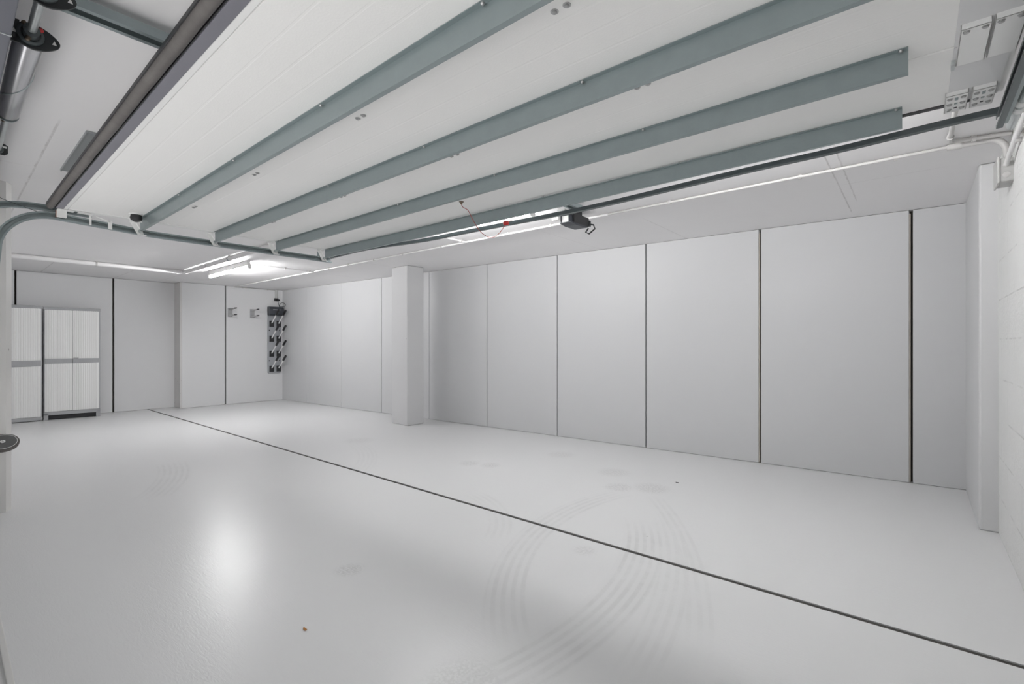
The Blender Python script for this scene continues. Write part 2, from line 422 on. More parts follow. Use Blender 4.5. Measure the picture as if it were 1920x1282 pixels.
# ------------------------------------------------------------------ garage door, raised under the ceiling
ZD = 2.22
DX0, DX1 = -4.82, .262
door = thing('garage_door', 'white sectional garage door raised flat under the ceiling with four grey struts', 'garage door', (-2.3, 1.6, ZD))
door['kind'] = 'thing'
O = Vector(door.location)
def dpart(name, mb, material, parent=None, **kw):
    o = mb.build(name, material, None, **kw)
    o.data.transform(Matrix.Translation(-O)); o.parent = parent or door
    return o
joint = [.600, 1.125, 1.668, 2.198, 2.70]
sections = []
for i in range(4):
    y0, y1 = joint[i] + .0025, joint[i+1] - .0025
    b = MB()
    # profile across the section: thin grooves pressed into the skin
    prof = [(y0, ZD + .04), (y0, ZD + .003), (y0 + .004, ZD)]
    for q in range(1, 5):
        yg = y0 + (y1 - y0) * q / 5
        prof += [(yg - .006, ZD), (yg - .003, ZD + .0004), (yg + .003, ZD + .0004), (yg + .006, ZD)]
    prof += [(y1 - .004, ZD), (y1, ZD + .003), (y1, ZD + .04)]
    b.prism([(0, y, z) for y, z in prof], (DX0, 0, 0), (DX1, 0, 0))
    s = dpart('door_section', b, M['doorskin']); sections.append(s)
    # hinge bolts in pairs
    if i in (1, 2):
        b = MB()
    # end sheets (pale grey cap at the right end, white cap at the left)
    b = MB(); b.box(.098, .246, y0 + .002, y1 - .002, ZD - .003, ZD + .001)
    dpart('end_sheet', b, M['grey_sheet'])
    b = MB(); b.box(DX0 - .012, DX0 + .045, y0, y1, ZD - .004, ZD + .042)
    dpart('end_cap', b, M['white'], bevel=.002)
def bolt(x, y, z=ZD, r=.0085, parent=None):
    b = MB(); b.lathe([(r * 1.5, 0), (r * 1.5, .0015), (r * .95, .002), (r * .9, .005), (r * .5, .0075), (0, .008)], (x, y, z), (0, 0, -1), 12)
    return dpart('bolt', b, M['zinc'], parent, smooth=True)
for yb, sec in ((1.187, 1), (1.746, 2), (2.262, 3)):
    for xb in (-.81, -1.87, -2.965, -4.02):
        if sec == 3 and xb < -3: continue
        bolt(xb - .022, yb, parent=sections[sec]); bolt(xb + .022, yb, parent=sections[sec])
# bottom edge that leads: white strip, alu profile, rubber seal
b = MB(); b.box(DX0, DX1, .577, .600, ZD - .004, ZD + .04); dpart('edge_strip', b, M['white'], bevel=.002)
b = MB(); b.box(DX0 - .01, DX1, .536, .577, ZD - .006, ZD + .042); dpart('bottom_profile', b, M['alu_profile'], bevel=.0015)
b = MB()
pth = []
for i in range(60):
    x = DX0 - .01 + (DX1 - DX0 + .01) * i / 59
    w = .0007 * math.sin(i * 1.7) + .0006 * math.sin(i * .6)
    pth.append(((x, .509 + w, ZD + .016), (0, 1, 0), (0, 0, 1)))
prof = [(.024 * math.cos(a) , .030 * math.sin(a)) for a in [2 * PI * k / 16 for k in range(16)]]
b.sweep(pth, prof); dpart('rubber_seal', b, M['rubber_seal'], smooth=True)
b = MB(); b.box(DX0, DX1, .5325, .5365, ZD - .001, ZD + .04); dpart('seal_groove', b, M['black'])
b = MB(); b.box(DX0 + .03, DX1 - .06, .4815, .4855, ZD + .004, ZD + .018); dpart('seal_lip', b, M['black'])
# top edge seal
b = MB(); b.box(DX0, DX1 - .03, 2.703, 2.732, ZD - .002, ZD + .03); dpart('top_seal', b, M['black'], bevel=.004)
# struts (Z section): flange on the skin, web, lower flange
strut_y = [1.030, 1.578, 2.110, 2.622]
strut_x1 = [-.02, -.02, -.02, -.045]
for i, (ys, x1) in enumerate(zip(strut_y, strut_x1)):
    zb = ZD - (.086 if i < 2 else .082)
    t = .0025; x0 = -4.775 if i == 0 else -4.80
    poly = [(ys - .021, ZD - .0005), (ys, ZD - .0005), (ys + .001, ZD - .001), (ys + .001, zb + t), (ys + .017, zb + t), (ys + .017, zb + .007), (ys + .0185, zb + .007), (ys + .0185, zb),
            (ys - t, zb), (ys - t, ZD - t - .0005), (ys - .021, ZD - t - .0005)]
    b = MB()
    n = 24
    frames = [((x0 + (x1 - x0) * k / n, 0, -.012 * math.sin(PI * k / n) * (1 if i == 3 else 0)), (0, 1, 0), (0, 0, 1)) for k in range(n + 1)]
    b.sweep(frames, poly)
    st = dpart('strut', b, M['galv'])
    for k in range(6):
        xx = x1 - .02 - k * .93
        if xx < x0: break
        b = MB(); b.lathe([(.007, 0), (.007, .003), (.004, .007), (0, .008)], (xx, ys - .0115, ZD - t - .0005), (0, 0, -1), 10)
        dpart('screw', b, M['zinc'], st, smooth=True)
    # white hinge bracket at the left end
    b = MB()
    y0 = ys - .046
    b.prism([(-4.868, y0 - .010, ZD - .003), (-4.868, y0 + .030, ZD - .003), (-4.868, y0 + .088, ZD - .106), (-4.868, y0 + .046, ZD - .106)], (0, 0, 0), (.004, 0, 0))
    b.prism([(-4.864, y0 + .026, ZD - .003), (-4.864, y0 + .030, ZD - .003), (-4.864, y0 + .086, ZD - .106), (-4.864, y0 + .082, ZD - .106)], (0, 0, 0), (.022, 0, 0))
    b.box(-4.866, -4.812, y0 + .002, y0 + .036, ZD - .010, ZD - .005)
    b.box(-4.868, -4.835, y0 + .050, y0 + .100, ZD - .110, ZD - .106)
    br = dpart('hinge_bracket', b, M['white'], bevel=.001)
    b = MB(); b.lathe([(.006, 0), (.006, .050)], (-4.815, y0 + .060, 2.140), (-1, 0, 0), 12); b.lathe([(.016, .0), (.016, .012), (.010, .014)], (-4.83, y0 + .060, 2.140), (-1, 0, 0), 16)
    dpart('roller', b, M['galv_light'], br, smooth=True)
# leading corner bracket with roller and the arched bracket behind it
b = MB(); b.box(-4.868, -4.838, .545, .60, ZD - .060, ZD - .006); b.box(-4.868, -4.80, .545, .64, ZD - .010, ZD - .006)
dpart('corner_bracket', b, M['white'], bevel=.003)
b = MB(); b.box(-4.868, -4.85, .73, .742, ZD - .085, ZD - .006); b.box(-4.868, -4.80, .66, .742, ZD - .010, ZD - .006)
dpart('corner_bracket', b, M['white'], bevel=.002)
b = MB(); b.box(-4.868, -4.85, .842, .866, ZD - .095, ZD - .028); b.prism([(-4.868, .77, ZD - .008), (-4.868, .85, ZD - .030), (-4.868, .85, ZD - .045), (-4.868, .77, ZD - .016)], (0, 0, 0), (.018, 0, 0))
dpart('corner_bracket', b, M['white'], bevel=.002)
b = MB(); b.box(-4.8695, -4.858, .541, .546, ZD - .06, ZD - .01); dpart('rust_mark', b, mat('rust', (.25, .09, .05), .8, var=.3, vscale=60))
# recessed pull near the left end
b = MB(); b.lathe([(.0, -.001), (.046, -.001), (.046, .004), (.036, .006), (.034, .001), (.0, .001)], (-4.60, .965, ZD), (0, 0, -1), 28)
pull = dpart('recessed_pull', b, M['white'], smooth=True)
b = MB(); b.lathe([(.033, 0), (.040, .028), (.034, .045), (.012, .056), (0, .056)], (-4.60, .965, ZD - .002), (0, 0, -1), 24)
dpart('pull_cup', b, M['black'], pull, smooth=True)
b = MB(); b.box(-4.615, -4.603, .925, 1.005, ZD - .055, ZD - .004); dpart('pull_rib', b, M['white'], pull, bevel=.003)
# hinge cover plates at the right end
def plate(name, x0, x1, y0, y1, z, bolts, holes):
    b = MB(); b.box(x0, x1, y0, y1, z, z + .003)
    b.box(x0, x1, y0, y0 + .003, z, ZD - .002); b.box(x0, x0 + .003, y0, y1, z, ZD - .002); b.box(x1 - .003, x1, y0, y1, z, ZD - .002)
    b.prism([(x0, y1, z), (x0, y1 + .014, z + .012), (x0, y1 + .014, z + .015), (x0, y1, z + .003)], (0, 0, 0), (x1 - x0, 0, 0))
    p = dpart(name, b, M['white'], bevel=.001)
    for bx, by in bolts:
        b = MB(); b.lathe([(.0095, 0), (.0095, .001), (.0072, .0012), (.0072, .005), (.005, .006), (0, .006)], (bx, by, z), (0, 0, -1), 6 + 6); dpart('bolt', b, M['zinc'], p, smooth=True)
    for hx, hy, w, l in holes:
        b = MB(); b.box(hx - w, hx + w, hy - l, hy + l, z - .0008, z + .002); dpart('slot', b, M['black'] if l < .006 else M['galv'], p)
    return p
plate('hinge_plate', .107, .178, 2.053, 2.305, ZD - .022, [(.121, 2.068), (.164, 2.068)], [])
plate('hinge_plate', .184, .254, 2.049, 2.302, ZD - .022, [(.198, 2.064), (.240, 2.062)], [])
for x0 in (.090, .168):
    plate('roller_plate', x0, x0 + .068, 2.575, 2.752, ZD - .020,
          [(x0 + .014, 2.602), (x0 + .014, 2.658), (x0 + .014, 2.714), (x0 + .054, 2.602), (x0 + .054, 2.658), (x0 + .054, 2.714)],
          [(x0 + .034, 2.612, .005, .014), (x0 + .034, 2.66, .005, .007), (x0 + .034, 2.705, .005, .0055)])
b = MB(); b.box(.095, .105, 2.29, 2.335, ZD - .02, ZD - .002); dpart('corner_bracket', b, M['galv_light'])

# ------------------------------------------------------------------ tracks
def track_path(yend, r=.285, yc=.53, zc=1.885, zbot=.0):
    P = []
    def fr(y, z, ty, tz):  # frame: u = +X, v = normal (pointing to inside of bend)
        return (y, z, -tz, ty)
    P.append((yc - r - .05, zbot, .02, 1)); P.append((yc - r - .012, zc - .14, .06, 1))
    for k in range(15):
        a = PI - (PI / 2) * k / 14
        P.append((yc + r * math.cos(a), zc + r * math.sin(a), math.sin(a), -math.cos(a)))
    P.append((1.13, zc + r - .033, 1, -.01)); P.append((yend, zc + r - .038, 1, -.002))
    return P
def make_track(name, x, sgn, yend, material, label):
    root = thing(name, label, 'door track', (x, .257, 0))
    o0 = Vector(root.location)
    prof = cprofile(.050, .030 if sgn > 0 else .020, .0025, .012)
    def part(nm, frames, pf, mt):
        bb = MB(); bb.sweep(frames, pf); o = bb.build(nm, mt); o.data.transform(Matrix.Translation(-o0)); o.parent = root; return o
    fr = []
    for (y, z, ty, tz) in track_path(yend):
        l = math.hypot(ty, tz); fr.append(((x, y, z), (sgn, 0, 0), (0, -tz / l, ty / l)))
    part('rail', fr, prof, material)
    return root, part, o0
tl, part, o0 = make_track('door_track', -4.905, 1, 2.74, M['galv'], 'curved galvanised door track along the left edge of the raised door')
fr = [((-4.92, .135, 2.125), (1, 0, 0), (0, -.35, 1))]
for (y, z) in [(.18, 2.155), (.22, 2.178), (.26, 2.195), (.32, 2.212), (.40, 2.222), (.52, 2.224), (.75, 2.224)]:
    fr.append(((-4.92, y, z), (1, 0, 0), (0, 0, 1)))
part('upper_rail', fr, cprofile(.046, .028, .0025, .010), M['galv'])
bb = MB(); bb.tube([(-4.88, .14, 2.285), (-4.88, .30, 2.225), (-4.88, .46, 2.178)], .0022, 6); o = bb.build('cable', M['galv_dark'], smooth=True); o.data.transform(Matrix.Translation(-o0)); o.parent = tl
bb = MB(); bb.box(-4.93, -4.905, 2.60, 2.63, 2.13, H); bb.box(-4.96, -4.90, 2.59, 2.64, H - .006, H); o = bb.build('hanger', M['galv']); o.data.transform(Matrix.Translation(-o0)); o.parent = tl
tr, part, o0 = make_track('door_track', .272, -1, 2.80, M['galv_dark'], 'dark door track along the right edge of the raised door')
fr = [((.312, y, 2.16), (-1, 0, 0), (0, 0, 1)) for y in (.30, 1.5, 2.96)]
part('upper_rail', fr, [(.015 * math.cos(a), .02 * math.sin(a)) for a in [PI/8 + 2*PI*k/16 for k in range(16)]], M['galv_light'])
bb = MB(); bb.box(.273, .288, 1.0, 2.81, 2.125, 2.175); o = bb.build('angle_strip', M['galv']); o.data.transform(Matrix.Translation(-o0)); o.parent = tr
for yy in (2.66, 2.73):
    bb = MB(); bb.lathe([(.0235, 0), (.0265, .002), (.0265, .028), (.0235, .03)], (.312, yy, 2.16), (0, 1, 0), 20); o = bb.build('collar', M['white'], smooth=True); o.data.transform(Matrix.Translation(-o0)); o.parent = tr
bb = MB(); bb.box(.318, .330, 2.40, 2.44, 2.18, H); bb.box(.29, .36, 2.39, 2.45, H - .006, H); o = bb.build('hanger', M['galv_dark']); o.data.transform(Matrix.Translation(-o0)); o.parent = tr
# rear cross bar joining the two tracks
ctl = [(-4.93, 2.165), (-4.44, 2.172), (-3.1, 2.128), (-1.73, 2.112), (-.44, 2.136), (.30, 2.155)]
def interp(x):
    for (a, za), (c, zc) in zip(ctl, ctl[1:]):
        if x <= c: 
            f = (x - a) / (c - a); f = f * f * (3 - 2 * f); return za + (zc - za) * f
    return ctl[-1][1]
b = MB(); fr = []
for k in range(49):
    x = -4.93 + (5.22) * k / 48; fr.append(((x, 2.765, interp(x) + .012), (0, 1, 0), (0, 0, 1)))
b.sweep(fr, [(-.014, -.013), (.014, -.013), (.014, .013), (-.014, .013)])
tag(b.build('cross_bar', M['galv_dark'], bevel=.002), 'thin dark sagging steel bar joining the rear ends of both door tracks', 'bar')

# ------------------------------------------------------------------ spring shaft over the opening
sp = thing('torsion_spring', 'silver torsion spring on a steel shaft with black flanges beneath the ceiling', 'spring', (-2.7, .20, 2.25))
o0 = Vector(sp.location)
def spart(nm, bb, mt, parent=None, **kw):
    o = bb.build(nm, mt, None, **kw); o.data.transform(Matrix.Translation(-o0)); o.parent = parent or sp; return o
b = MB(); b.lathe([(.0125, 0), (.0125, 4.9)], (-4.75, .19, 2.25), (1, 0, 0), 20); spart('shaft', b, M['galv_light'], smooth=True)
b = MB()
prof = []
b.lathe([(.035, 0), (.037, .004), (.037, .795), (.035, .80)], (-3.08, .19, 2.25), (1, 0, 0), 40); coil = spart('spring', b, M['alu'], smooth=True)
b = MB(); hel = []
for k in range(61):
    a = 2 * PI * 1.15 * k / 60 + 1.0
    hel.append((-3.08 + .70 * k / 60, .19 + .037 * math.cos(a), 2.25 + .037 * math.sin(a)))
b.tube(hel, .0022, 6); spart('swirl_reflection', b, M['galv'], coil, smooth=True)  # helical ridge modelled in place of the dark swirl reflected in the spring
def flange(x, s=1):
    b = MB(); out = []
    for k in range(40):
        a = 2 * PI * k / 40
        rx = .044 + (.022 if math.cos(a) > 0 else .018) * abs(math.cos(a)) ** 2
        out.append((0, rx * math.cos(a), .043 * math.sin(a)))
    b.prism([(x, .198 + y, 2.25 + z) for _, y, z in out], (0, 0, 0), (.009, 0, 0))
    f = spart('flange', b, M['black_steel'], bevel=.0015)
    b = MB(); b.lathe([(.034, 0), (.034, .010), (.029, .014), (.025, .014), (.025, .008), (.021, .008), (.021, .045), (.016, .047)], (x + .009, .19, 2.25), (1, 0, 0), 28)
    spart('cone', b, M['galv_dark'], f, smooth=True)
    for a in (.6, 2.2, 4.4):
        b = MB(); c = (x + .036, .19 + .020 * math.cos(a), 2.25 + .020 * math.sin(a)); b.lathe([(.007, 0), (.007, .012), (.004, .014)], c, (0, math.cos(a), math.sin(a)), 10); spart('set_screw', b, M['red'] if a < 2 else M['bronze'], f, smooth=True)
    for y in (.146, .243):
        b = MB(); b.prism([(x + .0092, y, 2.244), (x + .0092, y + .012, 2.244), (x + .0092, y + .006, 2.258)], (0, 0, 0), (.0012, 0, 0)); spart('flange_hole', b, M['white'], f)
flange(-2.27); flange(-1.955)
b = MB(); b.lathe([(.037, 0), (.037, .010), (.024, .014), (.024, .035), (.014, .04)], (-3.10, .19, 2.25), (-1, 0, 0), 28); spart('winding_cone', b, M['galv'], smooth=True)
for a in (.4, 1.7, 3.0, 4.3):
    b = MB(); b.lathe([(.006, 0), (.006, .018)], (-3.122, .19 + .020 * math.cos(a), 2.25 + .020 * math.sin(a)), (0, math.cos(a), math.sin(a)), 8); spart('set_screw', b, M['bronze'] if a > 1 else M['red'], smooth=True)
b = MB(); b.prism([(-3.72, .132, 2.225), (-3.72, .215, 2.225), (-3.72, .228, 2.235), (-3.72, .228, 2.277), (-3.72, .215, 2.285), (-3.72, .132, 2.285)], (0, 0, 0), (.008, 0, 0)); br = spart('bearing_plate', b, M['black_steel'], bevel=.002)
b = MB(); b.box(-3.7125, -3.711, .203, .223, 2.262, 2.272); spart('slot', b, M['white'], br)
b = MB(); b.lathe([(.022, 0), (.022, .012), (.016, .014)], (-3.712, .19, 2.25), (1, 0, 0), 20); spart('bearing', b, M['galv_dark'], br, smooth=True)

for xm in (-3.71, -2.27, -1.955):
    b = MB(); b.box(xm, xm + .008, .1285, .165, 2.215, 2.29); b.box(xm - .012, xm + .02, .1285, .1335, 2.20, 2.30); spart('wall_mount', b, M['black_steel'], bevel=.001)

# ------------------------------------------------------------------ opener: rail, arm and head
op = thing('door_opener', 'black ceiling door opener with white lamp lens hanging behind the raised door', 'door opener', (-2.2, 3.45, 2.3))
o0 = Vector(op.location)
opart = lambda nm, bb, mt, parent=None, **kw: spart_at(nm, bb, mt, parent or op, o0_op, **kw)
o0_op = o0.copy()
def spart_at(nm, bb, mt, parent, o, **kw):
    q = bb.build(nm, mt, None, **kw); q.data.transform(Matrix.Translation(-o)); q.parent = parent; return q
b = MB(); b.sweep([((-2.155, y, 2.352), (0, 0, -1), (1, 0, 0)) for y in (.20, 1.5, 3.44)], [(a - .018, c) for a, c in cprofile(.075, .034, .003, .020)])
opart('opener_rail', b, M['galv'])
b = MB(); b.prism([(-2.18, 2.60, 2.263), (-2.18, 2.738, 2.263), (-2.18, 2.755, 2.235), (-2.18, 2.80, 2.228), (-2.18, 2.93, 2.275), (-2.18, 2.95, 2.33), (-2.18, 2.88, 2.33), (-2.18, 2.80, 2.275), (-2.18, 2.60, 2.275)], (0, 0, 0), (.10, 0, 0)); b.box(-2.20, -2.06, 2.90, 3.02, 2.315, 2.334)
opart('arm', b, M['galv_dark'], bevel=.002)
b = MB()
b.prism([(-2.365, 3.52, 2.362), (-2.365, 3.52, 2.274), (-2.365, 3.72, 2.268), (-2.365, 3.765, 2.280), (-2.365, 3.765, 2.355)], (0, 0, 0), (.105, 0, 0))
head = opart('housing', b, M['black'], bevel=.005)
b = MB(); b.prism([(-2.372, 3.46, 2.266), (-2.372, 3.55, 2.256), (-2.372, 3.70, 2.258), (-2.372, 3.735, 2.266), (-2.372, 3.735, 2.274), (-2.372, 3.46, 2.273)], (0, 0, 0), (.118, 0, 0))
opart('cover', b, M['charcoal'], bevel=.002)
b = MB(); b.box(-2.360, -2.285, 3.472, 3.52, 2.275, 2.332); opart('lamp_lens', b, M['lens'], bevel=.006)
b = MB(); b.box(-2.368, -2.360, 3.466, 3.52, 2.272, 2.336); b.box(-2.285, -2.279, 3.466, 3.52, 2.272, 2.336); b.box(-2.368, -2.279, 3.466, 3.52, 2.332, 2.338); opart('lens_frame', b, M['charcoal'])
b = MB(); b.box(-2.44, -2.37, 3.44, 3.47, 2.300, 2.335); b.box(-2.33, -2.25, 3.36, 3.46, 2.338, 2.356); opart('rail_clamp', b, M['white'], bevel=.003)
b = MB()
lp = [(-2.27, 3.765, 2.305), (-2.235, 3.80, 2.300), (-2.225, 3.81, 2.265), (-2.275, 3.79, 2.222), (-2.30, 3.775, 2.238), (-2.27, 3.77, 2.268)]
b.tube(lp, .0075, 8); b.box(-2.30, -2.255, 3.765, 3.79, 2.285, 2.335)
opart('release_loop', b, M['black_steel'], smooth=True)
b = MB(); b.box(-2.35, -2.28, 3.60, 3.68, 2.36, H); opart('ceiling_bracket', b, M['black_steel'])

# red emergency cord
rc = thing('release_cord', 'thin red release cord hanging in a loop from the raised white door', 'cord', (-2.443, 2.35, ZD))
o0 = Vector(rc.location)
def cat(p, q, sag, n=24):
    p = Vector(p); q = Vector(q); out = []
    for k in range(n + 1):
        f = k / n; v = p.lerp(q, f); v.z -= sag * 4 * f * (1 - f); out.append(v)
    return out
ball = (-2.245, 2.60, 2.085)
pts = [(-2.443, 2.35, 2.20), (-2.43, 2.352, 2.175), (-2.405, 2.36, 2.165)] + cat((-2.40, 2.362, 2.155), (-2.275, 2.55, 2.045), .055)[1:] + [(-2.26, 2.577, 2.065), ball]
def smooth_path(p, it=2):
    p = [Vector(v) for v in p]
    for _ in range(it):
        q = [p[0]]
        for a, c in zip(p, p[1:]): q += [a * .75 + c * .25, a * .25 + c * .75]
        p = q + [p[-1]]
    return p
# path through the picture: falls steeply, rounds off low, climbs to the ball
key = [(-2.443, 2.350, 2.205), (-2.435, 2.352, 2.180), (-2.405, 2.365, 2.165), (-2.395, 2.375, 2.150), (-2.385, 2.40, 2.10), (-2.365, 2.43, 2.04), (-2.345, 2.46, 2.000), (-2.315, 2.485, 1.975), (-2.295, 2.52, 1.975), (-2.275, 2.55, 2.000), (-2.26, 2.575, 2.035), ball]
b = MB(); b.tube(smooth_path(key), .0024, 8); spart_at('cord', b, M['cord_red'], rc, o0, smooth=True)
b = MB(); b.tube([ball, (-2.17, 2.67, 2.14), (-2.12, 2.752, 2.205), (-2.12, 2.79, 2.224)], .0020, 8); spart_at('cord', b, M['cord_red'], rc, o0, smooth=True)
b = MB(); b.lathe([(.005, -.022), (.012, -.018), (.016, -.006), (.016, .006), (.012, .018), (.005, .022)], ball, (.5, .8, .1), 18); spart_at('grip', b, M['red'], rc, o0, smooth=True)
b = MB(); b.lathe([(.018, 0), (.016, .003), (.009, .006), (.008, .014), (.004, .018), (0, .018)], (-2.443, 2.35, ZD - .0005), (0, 0, -1), 20); spart_at('ferrule', b, M['bronze'], rc, o0, smooth=True)

# ------------------------------------------------------------------ tube lights
def tube_light(x0, x1, y, z, power, label, rot=0):
    t = thing('tube_light', label, 'light', ((x0 + x1) / 2, y, z), rot, 'fluorescent tubes on the ceiling')
    c = Vector(t.location); L = (x1 - x0) / 2
    b = MB(); b.box(-L + .02, L - .02, -.022, .022, .024, H - z); spart_at('housing', b, M['white'], t, Vector(), bevel=.004)
    for s in (-1, 1):
        b = MB(); b.box(s * L - .018, s * L + .018, -.02, .02, -.018, .045); spart_at('end_holder', b, M['white'], t, Vector(), bevel=.004)
    b = MB(); b.lathe([(.0140, 0), (.0140, 2 * L - .036)], (-L + .018, 0, 0), (1, 0, 0), 20); spart_at('tube', b, emit('lit tube', (1.0, .997, .998), power), t, Vector(), smooth=True)
    return t
tube_light(-8.74, -7.20, 2.795, 2.305, 225, 'lit tube light on the ceiling near the far left corner')
tube_light(-4.00, -2.50, 3.18, 2.33, 125, 'lit tube light glimpsed behind the rear edge of the raised door', math.radians(5))

tube_light(-1.60, -.10, 2.87, 2.335, 112, 'added unseen tube light behind the rear strut brightening the right half')  # extra hidden tube, added to brighten the right half of the room
# ------------------------------------------------------------------ pipes and conduits
def bend(pts, r=.06, n=6):
    pts = [Vector(p) for p in pts]; out = [pts[0]]
    for a, c, d in zip(pts, pts[1:], pts[2:]):
        u = (a - c).normalized(); v = (d - c).normalized()
        p0 = c + u * r; p1 = c + v * r
        for k in range(n + 1):
            f = k / n; out.append((p0.lerp(c, f)).lerp(c.lerp(p1, f), f))
    out.append(pts[-1]); return out
def clip(parent, o, p, axis, r, material, nm='clip'):
    b = MB(); b.lathe([(r + .001, -.008), (r + .005, -.008), (r + .005, .008), (r + .001, .008)], p, axis, 16); b.box(p[0] - .012, p[0] + .012, p[1] - .012, p[1] + .012, p[2], H)
    return spart_at(nm, b, material, parent, o, smooth=True)
dp = thing('ceiling_pipe', 'thick white pipe with an elbow fixed below the ceiling near the left wall', 'pipe', (-8.93, 2.48, 2.36))
o0 = Vector(dp.location)
b = MB(); b.tube([(-8.93, .22, 2.362), (-8.93, 2.40, 2.362)], .030, 18); spart_at('pipe_run', b, M['pvc'], dp, o0, smooth=True)
b = MB(); b.tube(bend([(-8.93, 2.38, 2.362), (-8.93, 2.485, 2.362), (-8.80, 2.485, 2.362)], .05), .034, 18); spart_at('elbow', b, M['pvc'], dp, o0, smooth=True)
b = MB(); b.tube([(-8.83, 2.485, 2.362), (-4.0, 2.46, 2.362)], .030, 18); spart_at('pipe_run', b, M['pvc'], dp, o0, smooth=True)
clip(dp, o0, (-8.93, 1.42, 2.362), (0, 1, 0), .030, M['pvc_grey']); clip(dp, o0, (-7.85, 2.48, 2.362), (1, 0, 0), .030, M['pvc_grey']); clip(dp, o0, (-7.02, 2.475, 2.362), (1, 0, 0), .030, M['galv'])

CZ = 2.386
def conduit(label, paths, clips, material, cat='conduit', r=.010):
    c = thing('conduit', label, cat, paths[0][0]); o = Vector(c.location)
    for q, p in enumerate(paths):
        bb = MB(); bb.tube(bend(p, .035) if len(p) > 2 else p, r, 10); spart_at('conduit_run', bb, material if q < 2 else M['pvc_grey'], c, o, smooth=True)  # third run is the same conduit, darkened in colour against the hidden tube's glow
    for p, ax in clips: clip(c, o, p, ax, r, M['pvc_grey'])
    return c
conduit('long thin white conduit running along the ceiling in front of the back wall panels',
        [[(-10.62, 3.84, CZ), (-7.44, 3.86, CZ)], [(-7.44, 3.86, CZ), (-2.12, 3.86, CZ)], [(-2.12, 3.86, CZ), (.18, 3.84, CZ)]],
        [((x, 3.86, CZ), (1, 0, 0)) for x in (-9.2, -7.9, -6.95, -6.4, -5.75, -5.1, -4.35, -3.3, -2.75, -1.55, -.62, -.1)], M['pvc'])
conduit('short conduit branch joining the far tube light to the long ceiling conduit', [[(-7.41, 2.86, CZ), (-7.43, 3.86, CZ)]],
        [((-7.415, y, CZ), (0, 1, 0)) for y in (2.98, 3.4, 3.78)], M['pvc'])
conduit('short conduit branch from the middle tube light to the long ceiling conduit', [[(-3.94, 3.27, CZ), (-3.94, 3.86, CZ)]], [((-3.94, 3.78, CZ), (0, 1, 0))], M['pvc'])
conduit('thin conduit along the top of the left wall dropping to the black socket',
        [[(-10.63, 3.86, CZ), (-10.63, 4.665, CZ), (-10.63, 4.665, 2.21)], [(-10.63, 4.70, CZ), (-10.63, 4.70, 2.21)]],
        [((-10.63, 4.0, CZ), (0, 1, 0)), ((-10.63, 4.5, CZ), (0, 1, 0))], M['pvc_grey'], r=.008)
# conduits by the right wall and their box
cr = thing('conduit', 'fat white elbow conduit bending off the ceiling into the grey box', 'conduit', (.2, 3.85, CZ)); o0 = Vector(cr.location)
b = MB(); b.tube(bend([(.14, 3.83, 2.38), (.385, 3.83, 2.38), (.39, 3.83, 2.24)], .09, 10), .017, 16); spart_at('elbow', b, M['pvc_grey'], cr, o0, smooth=True)
b = MB(); b.lathe([(.020, -.015), (.020, .015)], (.19, 3.83, 2.38), (1, 0, 0), 16); spart_at('coupling', b, M['pvc_grey'], cr, o0, smooth=True)
conduit('white conduit coming out from above the raised door and turning to the right wall', [[(.15, 2.90, 2.384), (.148, 3.74, 2.384), (.40, 3.80, 2.384)]], [((.148, 3.66, 2.384), (0, 1, 0)), ((.25, 3.765, 2.384), (1, .2, 0))], M['pvc_grey'], r=.012)
jb = thing('junction_box', 'grey electrical junction box high on the right block wall beside the pilaster', 'junction box', (RX, 3.80, 2.18)); o0 = Vector(jb.location)
b = MB(); b.box(.352, RX + .01, 3.76, 3.92, 2.115, 2.245); box_ = spart_at('box_body', b, M['boxgrey'], jb, o0, bevel=.006)
for zz in (2.150, 2.205):
    b = MB(); b.lathe([(.016, -.001), (.016, .0015), (.013, .003), (0, .003)], (.380, 3.76, zz), (0, -1, 0), 20); spart_at('knockout', b, M['pvc_grey'], jb, o0, smooth=True)
b = MB(); b.box(.343, .353, 3.752, 3.928, 2.108, 2.252); spart_at('box_lid', b, M['pvc_grey'], jb, o0, bevel=.003)
wc = thing('cable', 'thick white cable crossing from the right wall down into the grey box', 'cable', (.38, 3.74, 2.2)); o0 = Vector(wc.location)
b = MB(); b.tube(bend([(.379, 3.755, 2.205), (.379, 3.70, 2.225), (.392, 3.30, 2.30), (.392, 2.6, 2.34)], .05), .012, 12); spart_at('cable_run', b, M['pvc'], wc, o0, smooth=True)
b = MB(); b.box(.385, RX, 3.49, 3.51, 2.24, 2.285); spart_at('cable_clip', b, M['pvc_grey'], wc, o0, bevel=.003)
b = MB(); b.box(RX - .012, RX, 3.45, 3.475, 2.25, H - .002)
tag(b.build('cable_duct', M['pvc_grey'], bevel=.002), 'narrow grey duct strip on the right wall above the junction box', 'duct')

# ceiling plate in the shadow over the door
b = MB(); b.box(-4.40, -3.50, .52, .70, H - .012, H - .001)
b.box(-4.40, -3.50, .512, .52, H - .018, H - .001)
tag(b.build('ceiling_plate', M['plate'], bevel=.001), 'flat blue-grey plate on the ceiling above the leading edge of the door', 'plate')

